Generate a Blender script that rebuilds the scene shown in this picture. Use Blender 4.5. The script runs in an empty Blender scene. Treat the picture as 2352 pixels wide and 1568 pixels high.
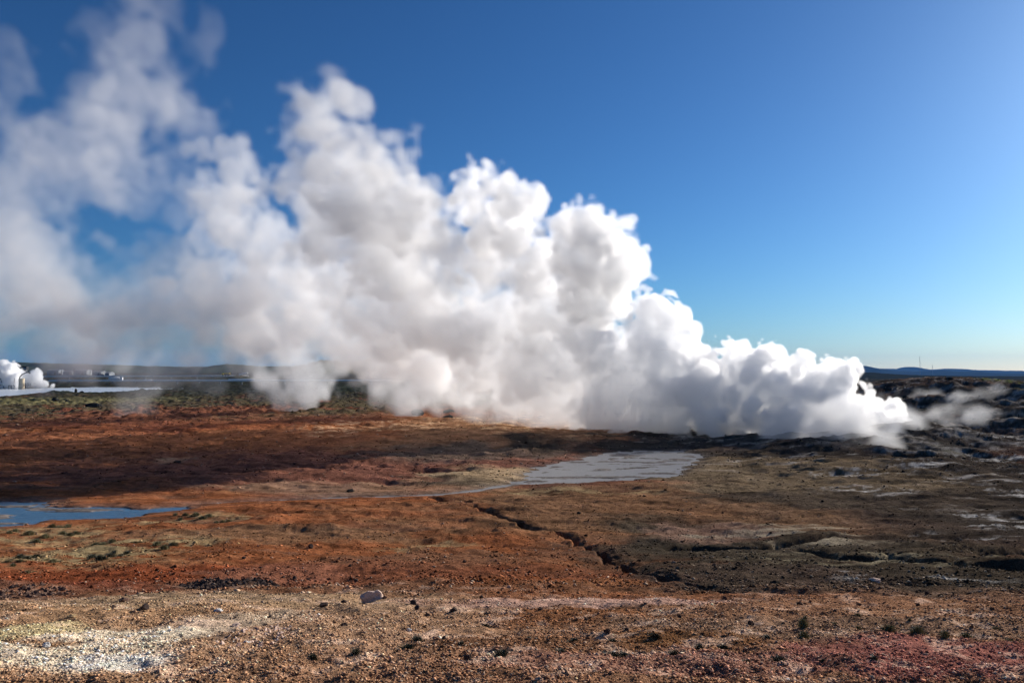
import bpy, bmesh, math, random
import numpy as np
from mathutils import Vector, Matrix

# ------------------------------------------------------------------ camera, sky, sun, exposure
C = bpy.context.scene.collection
S = bpy.context.scene
FOC, CX, CY, HOR = 1699.0, 1176.0, 784.0, 861.0      # photo frame measured as 2352 x 1568
PITCH = math.atan((HOR - CY) / FOC)
cam_d = bpy.data.cameras.new('camera')
cam = bpy.data.objects.new('camera', cam_d); C.objects.link(cam)
cam.location = (0, 0, 0)
cam.rotation_euler = (math.pi / 2 + PITCH, 0, 0)
cam_d.sensor_width = 36.0
cam_d.lens = 36.0 * FOC / 2352.0
cam_d.clip_start = 0.1; cam_d.clip_end = 60000
S.camera = cam

SUN_EL, SUN_AZ = math.radians(20.5), math.radians(47)   # azimuth clockwise from straight ahead (+Y)
world = bpy.data.worlds.new('World'); S.world = world; world.use_nodes = True
nt = world.node_tree; nt.nodes.clear()
sky = nt.nodes.new('ShaderNodeTexSky'); sky.sky_type = 'NISHITA'; sky.sun_disc = False
sky.sun_elevation = SUN_EL; sky.sun_rotation = SUN_AZ
sky.altitude = 0; sky.air_density = 1.0; sky.dust_density = 0.36; sky.ozone_density = 10.0
bg = nt.nodes.new('ShaderNodeBackground'); bg.inputs['Strength'].default_value = 0.05
wo = nt.nodes.new('ShaderNodeOutputWorld')
gm = nt.nodes.new('ShaderNodeGamma'); gm.inputs[1].default_value = 1.25
tn = nt.nodes.new('ShaderNodeVectorMath'); tn.operation = 'MULTIPLY'; tn.inputs[1].default_value = (1.07, 1.03, 0.85)
nt.links.new(sky.outputs[0], gm.inputs[0]); nt.links.new(gm.outputs[0], tn.inputs[0]); nt.links.new(tn.outputs[0], bg.inputs['Color']); nt.links.new(bg.outputs[0], wo.inputs['Surface'])
sun_d = bpy.data.lights.new('sun', 'SUN'); sun_d.energy = 5.0; sun_d.angle = math.radians(0.5)
sun_d.color = (1.0, 0.93, 0.84)
sun = bpy.data.objects.new('sun', sun_d); C.objects.link(sun)
sd = Vector((math.sin(SUN_AZ) * math.cos(SUN_EL), math.cos(SUN_AZ) * math.cos(SUN_EL), math.sin(SUN_EL)))
sun.rotation_euler = sd.to_track_quat('Z', 'Y').to_euler(); sun.location = sd * 50
S.view_settings.view_transform = 'Standard'; S.view_settings.look = 'None'
S.view_settings.exposure = 0.4; S.view_settings.gamma = 1.0
cy = S.cycles
cy.volume_bounces = 28; cy.max_bounces = 32; cy.diffuse_bounces = 2; cy.glossy_bounces = 2
cy.transparent_max_bounces = 24; cy.transmission_bounces = 2
cy.volume_step_rate = 1.0; cy.volume_max_steps = 256
cy.use_adaptive_sampling = True; cy.adaptive_threshold = 0.03
cy.sample_clamp_indirect = 8.0
cy.use_denoising = True
try: cy.denoiser = 'OPENIMAGEDENOISE'
except Exception: pass

# ------------------------------------------------------------------ helpers
def ray(px, py):
    u, v = (px - CX) / FOC, (CY - py) / FOC
    c, s = math.cos(PITCH), math.sin(PITCH)
    return np.array([u, c - v * s, s + v * c])      # looking along +Y
def at(px, py, y):                                   # the point at distance y ahead seen at px, py
    d = ray(px, py); return d * (y / d[1])

def bsp(N, n, off):                                  # cubic B-spline weights, N samples over n cells
    t = off + np.arange(N) * (n / N)
    i = np.floor(t).astype(int); f = t - i
    W = np.zeros((N, n + 5), np.float32)
    w = [(1-f)**3/6, (3*f**3-6*f**2+4)/6, (-3*f**3+3*f**2+3*f+1)/6, f**3/6]
    for k in range(4): W[np.arange(N), i + k] += w[k]
    return W
def noise3(shape, ncell, rng):                       # smooth noise, unit variance or so
    Ws = [bsp(N, max(1, int(round(c))), rng.random()) for N, c in zip(shape, ncell)]
    R = rng.standard_normal([W.shape[1] for W in Ws]).astype(np.float32)
    a = np.tensordot(Ws[0], R, (1, 0)); a = np.tensordot(a, Ws[1], (1, 1)); a = np.tensordot(a, Ws[2], (1, 1))
    return a / 0.33
def sstep(a, b, x):
    t = np.clip((x - a) / (b - a), 0, 1); return t * t * (3 - 2 * t)

# ------------------------------------------------------------------ terrain
GR = np.random.default_rng(5)
_ang = GR.random((256, 256)) * 2 * math.pi
_gx, _gy = np.cos(_ang).astype(np.float32), np.sin(_ang).astype(np.float32)
def nz(x, y, cell, sh=0.0):                            # gradient noise, about -1..1
    x = x / cell + 17.3 + sh * 3.7; y = y / cell + 91.7 + sh * 5.1
    i = np.floor(x); j = np.floor(y); fx = (x - i).astype(np.float32); fy = (y - j).astype(np.float32)
    i = i.astype(np.int64) & 255; j = j.astype(np.int64) & 255; i1 = (i + 1) & 255; j1 = (j + 1) & 255
    a = _gx[i, j] * fx + _gy[i, j] * fy; b = _gx[i1, j] * (fx - 1) + _gy[i1, j] * fy
    c = _gx[i, j1] * fx + _gy[i, j1] * (fy - 1); d = _gx[i1, j1] * (fx - 1) + _gy[i1, j1] * (fy - 1)
    u = fx * fx * fx * (fx * (fx * 6 - 15) + 10); v = fy * fy * fy * (fy * (fy * 6 - 15) + 10)
    return ((a * (1 - u) + b * u) * (1 - v) + (c * (1 - u) + d * u) * v) * 1.7
def fbm(x, y, cell, n, sh=0, gain=.5):
    s = 0; a = 1
    for k in range(n): s = s + a * nz(x, y, cell / 2**k, sh + k); a *= gain
    return s
def ridged(x, y, cell, n, sh=0, gain=.5):
    s = 0; a = 1
    for k in range(n): s = s + a * (1 - 2.2 * np.abs(nz(x, y, cell / 2**k, sh + k))); a *= gain
    return s

PROF = [(-40, -1.4), (0, -1.62), (3, -1.75), (5, -2.02), (8, -2.68), (11, -3.3), (15, -4.05), (22, -5.25), (30, -6.2), (45, -7.5), (65, -8.2), (105, -8.5), (30000, -8.5)]
_ty = np.linspace(-40, 160, 2001); _tz = np.interp(_ty, *zip(*PROF))
_k = np.exp(-0.5 * (np.arange(-40, 41) / 15.0)**2); _k /= _k.sum()
_tz = np.convolve(np.pad(_tz, 40, 'edge'), _k, 'valid')
def gauss(x, y, cx, cy, rx, ry): return np.exp(-((x - cx) / rx)**2 - ((y - cy) / ry)**2)
LEFTZ = [(430, 0), (600, 3.6), (800, 6.6), (1200, 10), (2500, 16), (30000, 16)]
def hb(x, y):                                          # smooth base height
    z = np.interp(y, _ty, _tz)
    z = z + 7.0 * gauss(x, y, 76, 140, 30, 30) + 3.6 * gauss(x, y, 104, 116, 22, 26) - 1.2 * gauss(x, y, 60, 100, 16, 14)
    z = z + 2.3 * gauss(x, y, 45, 86, 9, 5) + .9 * gauss(x, y, 36, 79, 11, 4) + .8 * gauss(x, y, 58, 84, 9, 5) + .7 * gauss(x, y, 30, 62, 12, 5)
    z = z + .8 * gauss(x, y, -22, 122, 40, 26) + 1.3 * gauss(x, y, -35, 170, 45, 30) + .5 * gauss(x, y, -10, 95, 22, 9)
    z = z + .3 * gauss(x, y, 8, 33, 9, 6) - .15 * gauss(x, y, -5, 13, 6, 3)
    w = sstep(250, -250, x)
    return z + w * np.interp(y, *zip(*LEFTZ))
def gp(px, py):                                        # where the line of sight at px, py meets the base ground
    d = ray(px, py); t = np.geomspace(2, 4000, 3000)
    g = hb(d[0] * t, d[1] * t) - d[2] * t
    k = int(np.argmax(g > 0)) if (g > 0).any() else len(t) - 1
    a, b = t[max(k - 1, 0)], t[k]
    for _ in range(25):
        m = (a + b) / 2
        if hb(d[0] * m, d[1] * m) > d[2] * m: b = m
        else: a = m
    return d * b
def line(pts): return np.array([gp(*p)[:2] for p in pts])
def seg_dist(x, y, L, closed=False):                   # distance to a polyline, signed side, position along it
    best = np.full(x.shape, 1e9, np.float32); side = np.zeros(x.shape, np.float32); tt = np.zeros(x.shape, np.float32)
    n = len(L) if closed else len(L) - 1
    for i in range(n):
        a, b = L[i], L[(i + 1) % len(L)]; v = b - a; q = v @ v + 1e-9
        t = np.clip(((x - a[0]) * v[0] + (y - a[1]) * v[1]) / q, 0, 1)
        d = np.hypot(x - a[0] - t * v[0], y - a[1] - t * v[1]); m = d < best
        best[m] = d[m]; side[m] = np.sign(v[0] * (y - a[1]) - v[1] * (x - a[0]))[m]; tt[m] = ((i + t) / n)[m]
    return best, side, tt
def inside(x, y, L):
    c = np.zeros(x.shape, bool)
    for i in range(len(L)):
        a, b = L[i], L[(i + 1) % len(L)]
        m = ((a[1] > y) != (b[1] > y)) & (x < (b[0] - a[0]) * (y - a[1]) / (b[1] - a[1] + 1e-12) + a[0]); c ^= m
    return c
def near(x, y, L, pad): return (x > L[:, 0].min() - pad) & (x < L[:, 0].max() + pad) & (y > L[:, 1].min() - pad) & (y < L[:, 1].max() + pad)

CRACKS = [([(1085,1172),(1120,1187),(1165,1200),(1210,1217),(1250,1226),(1290,1237),(1330,1250),(1370,1270),(1400,1290),(1425,1302),(1470,1320),(1530,1336),(1580,1350),(1630,1366),(1690,1376),(1780,1379),(1870,1381),(1960,1384),(2060,1387),(2150,1390)], .15, .22, .08),
 ([(1490,1276),(1540,1262),(1600,1258),(1660,1265),(1740,1264),(1800,1256),(1870,1252),(1945,1240)], .22, .22, .10),
 ([(1835,1262),(1870,1275),(1920,1285),(2000,1287),(2060,1284),(2110,1292),(2170,1300),(2230,1310),(2300,1313),(2380,1320)], .23, .23, .10),
 ([(2160,1298),(2210,1288),(2290,1283),(2380,1281)], .2, .18, .07),
 ([(900,1150),(960,1153),(1010,1160),(1060,1168),(1090,1175)], .25, .12, .04)]
LPOOL = line([(-160,1165),(-60,1155),(0,1152),(40,1150),(90,1153),(140,1165),(210,1163),(270,1168),(320,1173),(380,1164),(470,1157),(420,1168),(360,1180),(300,1189),(200,1193),(100,1200),(0,1213),(-160,1225)])
MPOOL = line([(1185,1112),(1205,1092),(1235,1072),(1290,1061),(1380,1043),(1425,1036),(1500,1034),(1560,1036),(1610,1044),(1597,1056),(1590,1072),(1545,1092),(1460,1102),(1340,1109),(1250,1112)])
STREAM = line([(470,1157),(560,1154),(680,1148),(800,1142),(900,1140),(1000,1136),(1080,1128),(1140,1118),(1190,1110)])
LAKE = line([(-120,899),(0,894),(100,893),(200,891),(330,892),(410,895),(300,898),(370,900),(250,903),(120,901),(60,907),(0,914),(-120,920)])
LAKE2 = None

def water_mask(x, y):                                   # >0 inside the wet ground, metres from its edge
    m = np.full(x.shape, -50.0, np.float32)
    for L in (LPOOL, MPOOL, LAKE):
        s = near(x, y, L, 6)
        if s.any():
            d, _, _ = seg_dist(x[s], y[s], L, True)
            m[s] = np.maximum(m[s], np.where(inside(x[s], y[s], L), d, -d))
    ed = (m > -6) & (y < 200)
    if ed.any(): m[ed] = m[ed] + .75 * fbm(x[ed], y[ed] * 1.4, 3.0, 4, 140, .6) + .12
    s = near(x, y, STREAM, 6)
    if s.any():
        d, _, t = seg_dist(x[s], y[s], STREAM); m[s] = np.maximum(m[s], .28 + .25 * np.sin(t * 23) ** 2 - d)
    return m

def zone(x, y, px, py, rx, ry, soft=.6, warp=.35, sh=0):
    c = gp(px, py); ax = rx / FOC * c[1]; a = gp(px, max(py - ry, 872)); b = gp(px, py + ry); ay = (a[1] - b[1]) / 2; cyy = (a[1] + b[1]) / 2
    X, Y = (x - c[0]) / ax, (y - cyy) / ay
    m = (np.abs(X) < 2) & (np.abs(Y) < 2)
    w = np.zeros(x.shape, np.float32)
    if m.any():
        k = min(ax, ay)
        q = np.hypot(X[m], Y[m]) + warp * fbm(x[m], y[m], max(k, .6), 5, sh, .65)
        w[m] = sstep(1 + soft / 2, 1 - soft / 2, q)
    return w

def height(x, y, parts=False):
    h = hb(x, y)
    wet = water_mask(x, y)
    far = sstep(150, 400, y)
    # where the ground is rough: around the vents, on the mossy left, the lava beyond
    lum = np.clip(gauss(x, y, 72, 112, 34, 32) * 1.5 + gauss(x, y, 36, 88, 22, 14) * .8, 0, 1.2)
    moss = sstep(110, 150, y) * sstep(-10, -35, x) * (1 - sstep(330, 420, y)) + sstep(150, 190, y) * (1 - sstep(350, 420, y)) * sstep(60, 0, x)
    moss = np.clip(moss, 0, 1)
    calm = sstep(-.2, -5.0, wet)
    nr = sstep(18, 7, y)
    n = .22 * fbm(x, y, 14, 3, 1) * sstep(6, 30, y) + .10 * fbm(x, y, 3.5, 4, 2) * sstep(3, 14, y) + .10 * fbm(x, y, 3.0, 4, 5, .62) * sstep(35, 70, y)
    rg = ridged(x * .8 + y * .25, y * 1.5, 6.0, 4, 9, .6)
    n = n + (.10 + .09 * sstep(40, 75, y)) * rg * sstep(14, 30, y)
    n = n + (.04 * fbm(x, y, .9, 4, 6, .6) + .012 * fbm(x, y, .3, 3, 22, .65)) * sstep(90, 30, y)
    n = n + lum * (.40 * ridged(x * .55, y, 7, 5, 12, .55) - .05 + .16 * np.abs(fbm(x, y, 2.5, 4, 3))) * (1 - .5 * sstep(120, 145, y)) * (1 - .75 * gauss(x, y, 45, 85, 12, 7))
    n = n + moss * (.55 * np.abs(fbm(x, y, 7, 4, 31, .6)) + .25 * fbm(x, y, 2.2, 3, 32))
    n = n + far * (.9 * fbm(x, y, 60, 5, 40) + 1.1 * np.abs(fbm(x, y, 22, 4, 43)) * (1 - moss * .6))
    for L, w, dep, up in CRK:
        s = near(x, y, L, 9)
        if not s.any(): continue
        wx = x[s] + .10 * nz(x[s], y[s], .7, 50) + .22 * nz(x[s], y[s], 2.0, 51); wy = y[s] + .07 * nz(x[s], y[s], .7, 52) + .10 * nz(x[s], y[s], 2.0, 53)
        d, sd_, t = seg_dist(wx, wy, L); e = sstep(0, .06, t) * sstep(1, .92, t)
        sd2 = d * sd_
        cut = dep * e * sstep(1, .35, np.abs(sd2 + .15) / w)
        n[s] = n[s] - cut + up * e * sstep(0, .3, sd2) * np.exp(-np.clip(sd2, 0, 99) / 3.5) * (sd2 > 0)
    isl = sstep(.12, .7, fbm(x * .5, y * 1.2, 2.6, 5, 60, .6)) * sstep(.1, 1.0, wet)
    h2 = h + n * calm + .03 * (1 - calm) + .12 * sstep(-.1, -1.2, wet)
    h2 = np.where(wet > -.05, h - .10 * sstep(-.05, .25, wet) + isl * .13 * (1 - far) + .012 * nz(x, y, .5, 70), h2)
    if parts: return h2, wet, lum, moss, far, rg
    return h2

def colour(x, y, wet, lum, moss, far, rg):
    n1 = fbm(x, y, 9, 5, 80, .6); n2 = fbm(x * .55 + y * .15, y * 1.6, 2.2, 5, 90, .65); n3 = fbm(x, y, .5, 4, 95, .7)
    n4 = fbm(x * .5, y * 1.4, 5.0, 6, 110, .65)
    c = np.empty(x.shape + (3,), np.float32)
    c[...] = (.215, .076, .032)
    def put(w, col, wob=0.0):
        w = np.clip(w, 0, 1)[:, None]
        c[:] = c * (1 - w) + np.array(col, np.float32) * w
    Z = lambda *a, **k: zone(x, y, *a, **k)
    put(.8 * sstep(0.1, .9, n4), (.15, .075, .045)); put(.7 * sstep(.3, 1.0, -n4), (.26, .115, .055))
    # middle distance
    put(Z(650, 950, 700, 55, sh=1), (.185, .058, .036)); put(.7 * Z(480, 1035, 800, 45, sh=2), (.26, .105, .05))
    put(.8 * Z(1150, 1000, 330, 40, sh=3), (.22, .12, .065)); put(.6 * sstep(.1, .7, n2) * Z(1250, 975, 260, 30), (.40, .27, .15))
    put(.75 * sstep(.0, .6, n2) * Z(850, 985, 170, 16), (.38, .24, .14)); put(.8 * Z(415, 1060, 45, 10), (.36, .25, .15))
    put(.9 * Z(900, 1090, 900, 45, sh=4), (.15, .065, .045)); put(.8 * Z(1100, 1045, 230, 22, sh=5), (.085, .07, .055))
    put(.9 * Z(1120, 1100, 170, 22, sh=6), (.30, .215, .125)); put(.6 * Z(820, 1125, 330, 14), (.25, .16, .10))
    # brown ground in the middle and the dark field at right
    put(.95 * Z(2080, 1345, 620, 46, soft=.5, sh=47), (.085, .062, .047)); put(.9 * Z(2250, 1230, 420, 120, sh=48), (.07, .054, .042))
    put(.85 * Z(1450, 1180, 480, 62, sh=7), (.15, .085, .047))
    put(Z(2250, 1160, 900, 240, soft=.35, sh=8), (.046, .036, .028)); put(.9 * Z(1850, 1290, 480, 78, sh=9), (.056, .044, .031))
    put(.85 * Z(1800, 1100, 330, 45, sh=10), (.15, .108, .066)); put(.8 * Z(1950, 1160, 300, 30, sh=11), (.062, .046, .033))
    put(.8 * Z(1620, 1232, 150, 22, sh=12), (.20, .12, .085)); put(.8 * sstep(-.2, .7, n2) * Z(1790, 1240, 200, 20, sh=13), (.24, .20, .14))
    put(.8 * sstep(-.2, .6, n2) * Z(1960, 1295, 260, 16, sh=14), (.22, .185, .12))
    put(.85 * Z(2120, 1010, 420, 34, sh=15), (.048, .041, .034)); put(Z(2180, 935, 420, 60, sh=16), (.036, .034, .031))
    put(.9 * Z(2060, 885, 300, 20, sh=17), (.13, .09, .065)); put(.85 * Z(1950, 1012, 170, 26, sh=18), (.22, .20, .155))
    put(.85 * sstep(.25, .7, lum), (.042, .037, .032)); put(.55 * sstep(.3, .7, lum) * sstep(.15, .8, fbm(x * .35, y, 2.4, 5, 150, .7)), (.30, .27, .235)); put(.5 * sstep(.2, .6, lum) * sstep(.3, .8, n1), (.13, .08, .055))
    s = sstep(.45, .95, n4 * .7 + n2 * .5) * sstep(25, 40, y) * sstep(12, 26, x + (y - 60) * .1) * (1 - far)
    put(.6 * s, (.27, .25, .225))
    for (px, py, rx, ry) in [(2250,1200,60,10),(2200,1255,90,10),(2290,1060,120,14),(2230,1340,60,10),(1960,1340,50,12),(2340,1140,60,12),(1990,1090,120,10),(2310,1240,60,8),(2010,1135,90,8),(2290,1010,90,10),(2130,1075,70,8)]:
        put(.7 * sstep(-.1, .8, n2 + .6 * n3) * Z(px, py, rx, ry, soft=.9), (.33, .315, .29))
    # left, moss and grass
    ms = moss * sstep(-.9, .3, n1 + .6)
    put(.9 * ms, (.085, .070, .040)); put(.75 * moss * sstep(.1, .6, n2), (.045, .042, .032)); put(.7 * moss * sstep(.1, .7, -n2), (.15, .125, .06))
    put(.8 * moss * sstep(.35, .8, -n1), (.17, .062, .036))
    put(.85 * Z(130, 925, 280, 10, sh=20), (.19, .165, .075)); put(.8 * Z(820, 890, 200, 9, sh=21), (.15, .14, .045)); put(.8 * Z(400, 955, 260, 14, sh=22), (.17, .062, .036))
    for (px, py, rx, ry) in [(60,1235,120,22),(110,1250,110,18),(70,1290,110,26),(240,1280,110,20),(300,1270,120,20),(420,1265,90,14),(390,1210,60,8),(470,1195,60,10),(550,1205,40,8),(130,1310,200,22),(1000,1255,80,6),(960,1270,90,8),(1320,1135,150,8)]:
        put(.75 * sstep(-.7, .4, n2 + .5 * n3) * Z(px, py, rx, ry, soft=1.0), (.25, .185, .095))
    put(.75 * Z(650, 1245, 330, 20, sh=25), (.165, .095, .052)); put(.6 * Z(1010, 1300, 280, 22, sh=26), (.16, .09, .055))
    # near red slope
    put(.9 * Z(420, 1338, 800, 30, sh=27), (.200, .055, .024)); put(.8 * Z(900, 1335, 400, 34, sh=28), (.190, .075, .040)); put(.7 * Z(120, 1365, 300, 16, sh=29), (.16, .05, .03))
    put(.7 * Z(620, 1330, 170, 22, sh=30), (.24, .10, .06)); put(.85 * Z(520, 1358, 110, 16, soft=.7, sh=31), (.06, .045, .035))
    put(.8 * Z(1700, 1420, 700, 26, sh=32), (.17, .092, .06))
    # near mound
    nr = sstep(14.0, 8.6, y + 1.1 * n1 + .8 * n2 + (x + 2) * .12)
    put(nr, (.27, .155, .092))
    put(.9 * Z(300, 1478, 680, 85, soft=1.1, sh=33), (.36, .235, .135)); put(.85 * Z(700, 1478, 420, 68, soft=1.1, sh=34), (.35, .23, .145))
    put(.7 * Z(420, 1402, 520, 16, soft=1.2, sh=35), (.33, .25, .16)); put(.8 * Z(1330, 1408, 360, 13, sh=36), (.46, .31, .25)); put(.8 * Z(560, 1452, 90, 30, sh=37), (.45, .37, .27))
    put(.8 * Z(1290, 1445, 170, 28, sh=38), (.225, .105, .05)); put(.8 * Z(1180, 1510, 260, 25, sh=39), (.20, .11, .062)); put(.75 * Z(1560, 1495, 200, 20, sh=40), (.19, .095, .04))
    put(.7 * Z(1950, 1470, 520, 26, sh=41), (.23, .16, .11)); put(.9 * Z(2250, 1550, 600, 46, sh=42), (.27, .115, .095)); put(.7 * Z(1500, 1560, 400, 30, sh=43), (.32, .18, .13))
    put(.95 * sstep(-.7, .2, n2 + n3 * .4 + .25) * Z(170, 1520, 270, 50, soft=.9, sh=44), (.74, .66, .50)); put(.8 * Z(40, 1490, 110, 26, sh=45), (.66, .58, .33)); put(.8 * Z(300, 1560, 120, 20, sh=46), (.8, .75, .66))
    put(.5 * sstep(.2, .9, n3) * nr, (.55, .42, .32))
    # wet edges, mud, far ground
    m = sstep(-1.6, -.1, wet) * (y < 200); put(.45 * m, (.10, .085, .075))
    put(.95 * (wet > -.02) * (y < 200), (.15, .135, .125))
    put(far * .95, (.026, .032, .026)); put(.7 * far * sstep(.1, .6, fbm(x, y, 60, 4, 101)), (.032, .038, .026)); put(.85 * Z(2345, 888, 90, 12, soft=.4), (.10, .115, .035))
    put(.9 * (wet > -3) * (y > 200), (.55, .58, .6))
    c *= np.where((y < 11)[:, None], np.array([1.16, 1.06, 1.0], np.float32), 1)
    c *= (1 + .22 * sstep(11, 24, y) * (1 - far))[:, None]
    c *= (1 + .20 * n3 * sstep(120, 20, y) + .30 * n2 * sstep(12, 40, y) + .12 * n2)[:, None]
    return np.clip(c, .008, .9)

CRK = [(line(p), w, d, u) for p, w, d, u in CRACKS]

def grid_mesh(name, X, Y, Zh, smooth=True):
    nr_, nc = X.shape
    me = bpy.data.meshes.new(name)
    co = np.stack([X, Y, Zh], -1).reshape(-1, 3).astype(np.float32)
    me.vertices.add(len(co)); me.vertices.foreach_set('co', co.ravel())
    i = np.arange(nr_ - 1)[:, None] * nc + np.arange(nc - 1)[None]
    q = np.stack([i, i + 1, i + nc + 1, i + nc], -1).reshape(-1, 4).astype(np.int32)
    me.loops.add(q.size); me.loops.foreach_set('vertex_index', q.ravel())
    me.polygons.add(len(q)); me.polygons.foreach_set('loop_start', np.arange(0, q.size, 4, dtype=np.int32))
    me.update(calc_edges=True)
    if smooth: me.polygons.foreach_set('use_smooth', np.ones(len(q), bool))
    return me
def set_col(me, c, name='tint'):
    a = me.attributes.new(name, 'FLOAT_COLOR', 'POINT')
    a.data.foreach_set('color', np.concatenate([c, np.ones(c.shape[:-1] + (1,), np.float32)], -1).astype(np.float32).ravel())

def ground_material():
    m = bpy.data.materials.new('ground'); m.use_nodes = True; t = m.node_tree; b = t.nodes['Principled BSDF']; L = t.links.new; N_ = t.nodes.new
    at_ = N_('ShaderNodeAttribute'); at_.attribute_name = 'tint'
    g = N_('ShaderNodeNewGeometry')
    def noise(sc, det, rough=.65):
        n = N_('ShaderNodeTexNoise'); n.inputs['Scale'].default_value = sc; n.inputs['Detail'].default_value = det; n.inputs['Roughness'].default_value = rough
        L(g.outputs['Position'], n.inputs['Vector']); return n
    n1 = noise(2.2, 9, .72); n2 = noise(28, 5, .7)
    mr = N_('ShaderNodeMapRange'); L(n1.outputs['Fac'], mr.inputs[0]); mr.inputs[1].default_value = .28; mr.inputs[2].default_value = .72; mr.inputs[3].default_value = .62; mr.inputs[4].default_value = 1.38
    mr2 = N_('ShaderNodeMapRange'); L(n2.outputs['Fac'], mr2.inputs[0]); mr2.inputs[1].default_value = .3; mr2.inputs[2].default_value = .7; mr2.inputs[3].default_value = .7; mr2.inputs[4].default_value = 1.3
    mu = N_('ShaderNodeMath'); mu.operation = 'MULTIPLY'; L(mr.outputs[0], mu.inputs[0]); L(mr2.outputs[0], mu.inputs[1])
    vm = N_('ShaderNodeVectorMath'); vm.operation = 'SCALE'; L(at_.outputs['Color'], vm.inputs[0]); L(mu.outputs[0], vm.inputs['Scale'])
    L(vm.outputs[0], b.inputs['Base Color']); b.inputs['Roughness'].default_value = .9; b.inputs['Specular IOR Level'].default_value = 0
    vo = N_('ShaderNodeTexVoronoi'); vo.inputs['Scale'].default_value = 52; L(g.outputs['Position'], vo.inputs['Vector'])
    bw = N_('ShaderNodeSeparateColor'); L(vo.outputs['Color'], bw.inputs[0])
    mr3 = N_('ShaderNodeMapRange'); L(bw.outputs[0], mr3.inputs[0]); mr3.inputs[3].default_value = .55; mr3.inputs[4].default_value = 1.5
    mu2 = N_('ShaderNodeMath'); mu2.operation = 'MULTIPLY'; L(mu.outputs[0], mu2.inputs[0]); L(mr3.outputs[0], mu2.inputs[1]); L(mu2.outputs[0], vm.inputs['Scale'])
    bp2 = N_('ShaderNodeBump'); bp2.invert = True; bp2.inputs['Strength'].default_value = .8; bp2.inputs['Distance'].default_value = .012; L(vo.outputs['Distance'], bp2.inputs['Height'])
    ad = N_('ShaderNodeMath'); ad.operation = 'MULTIPLY_ADD'; L(n1.outputs['Fac'], ad.inputs[0]); ad.inputs[1].default_value = 2.2; L(n2.outputs['Fac'], ad.inputs[2])
    bp = N_('ShaderNodeBump'); bp.inputs['Strength'].default_value = .75; bp.inputs['Distance'].default_value = .035
    L(ad.outputs[0], bp.inputs['Height']); L(bp2.outputs[0], bp.inputs['Normal']); L(bp.outputs[0], b.inputs['Normal'])
    return m

def make_ground():
    ys = [3.0]
    while ys[-1] < 16000:                               # rows, measured from an origin 8 m behind the viewer
        y = ys[-1]; f = y - 8
        if f < 1.5: s = .12
        elif f < 400: s = min(.0052 * f + .002, max(f * f / 5.5 * .0012, .008)) if f < 30 else .0052 * f
        else: s = .02 * f
        ys.append(y + max(s, .009))
    r = np.array(ys); th = np.radians(np.linspace(-58, 58, 1500))
    T = np.tan(th)
    X = (r[:, None] * T[None, :]).astype(np.float64); Y = np.repeat((r - 8)[:, None], len(T), 1)
    x, y = X.ravel(), Y.ravel()
    h, wet, lum, moss, far, rg = height(x, y, True)
    me = grid_mesh('ground', X, Y, h.reshape(X.shape))
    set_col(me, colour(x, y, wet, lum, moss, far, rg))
    o = bpy.data.objects.new('ground', me); C.objects.link(o); me.materials.append(ground_material()); o['kind'] = 'structure'
    return len(r)
print('ground rows', make_ground())

def simple(name, col, rough=.8, metal=0, bump=0, bscale=8, var=.25, spec=0):
    m = bpy.data.materials.new(name); m.use_nodes = True; t = m.node_tree; b = t.nodes['Principled BSDF']; L = t.links.new; N_ = t.nodes.new
    b.inputs['Roughness'].default_value = rough; b.inputs['Metallic'].default_value = metal; b.inputs['Specular IOR Level'].default_value = spec
    tc = N_('ShaderNodeTexCoord'); n = N_('ShaderNodeTexNoise'); n.inputs['Scale'].default_value = bscale; n.inputs['Detail'].default_value = 7; n.inputs['Roughness'].default_value = .65
    L(tc.outputs['Object'], n.inputs['Vector'])
    r = N_('ShaderNodeMix'); r.data_type = 'RGBA'; L(n.outputs['Fac'], r.inputs['Factor'])
    r.inputs[6].default_value = [max(0, c * (1 - var)) for c in col] + [1]; r.inputs[7].default_value = [min(1, c * (1 + var)) for c in col] + [1]
    L(r.outputs[2], b.inputs['Base Color'])
    if bump:
        p = N_('ShaderNodeBump'); p.inputs['Distance'].default_value = bump; L(n.outputs['Fac'], p.inputs['Height']); L(p.outputs[0], b.inputs['Normal'])
    return m

def water_sheet(name, L_, mat, pad=.4, step=.25, band=None, lift=-.03):
    x0, y0 = L_.min(0) - pad; x1, y1 = L_.max(0) + pad
    X, Y = np.meshgrid(np.arange(x0, x1, step), np.arange(y0, y1, step)); x, y = X.ravel(), Y.ravel()
    w = water_mask(x, y).reshape(X.shape)
    d, _, _ = seg_dist(x, y, L_, band is None); d = d.reshape(X.shape)
    own = (inside(x, y, L_).reshape(X.shape) | (d < pad + .8)) if band is None else (d < band)
    Zh = hb(x, y).reshape(X.shape) + lift
    keep = own & (w > -pad)
    idx = -np.ones(X.shape, int); idx[keep] = np.arange(keep.sum())
    q = np.stack([idx[:-1, :-1], idx[:-1, 1:], idx[1:, 1:], idx[1:, :-1]], -1).reshape(-1, 4); q = q[(q >= 0).all(1)]
    me = bpy.data.meshes.new(name); me.from_pydata(np.stack([X[keep], Y[keep], Zh[keep]], -1).tolist(), [], q.tolist())
    me.polygons.foreach_set('use_smooth', np.ones(len(q), bool)); me.materials.append(mat)
    o = bpy.data.objects.new(name, me); C.objects.link(o); o['kind'] = 'structure'; return o
def water_material(name, col, rough, bump, scale):
    m = simple(name, col, rough, 0, bump, scale, .35, .4)
    return m
mud = water_material('mud_water', (.125, .125, .13), .42, .03, 3.0)
clear = water_material('stream_water', (.022, .10, .20), .3, .16, 1.6); clear.node_tree.nodes['Principled BSDF'].inputs['Specular IOR Level'].default_value = .2
lakem = water_material('lake_water', (.62, .66, .68), .35, .02, .3)
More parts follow.
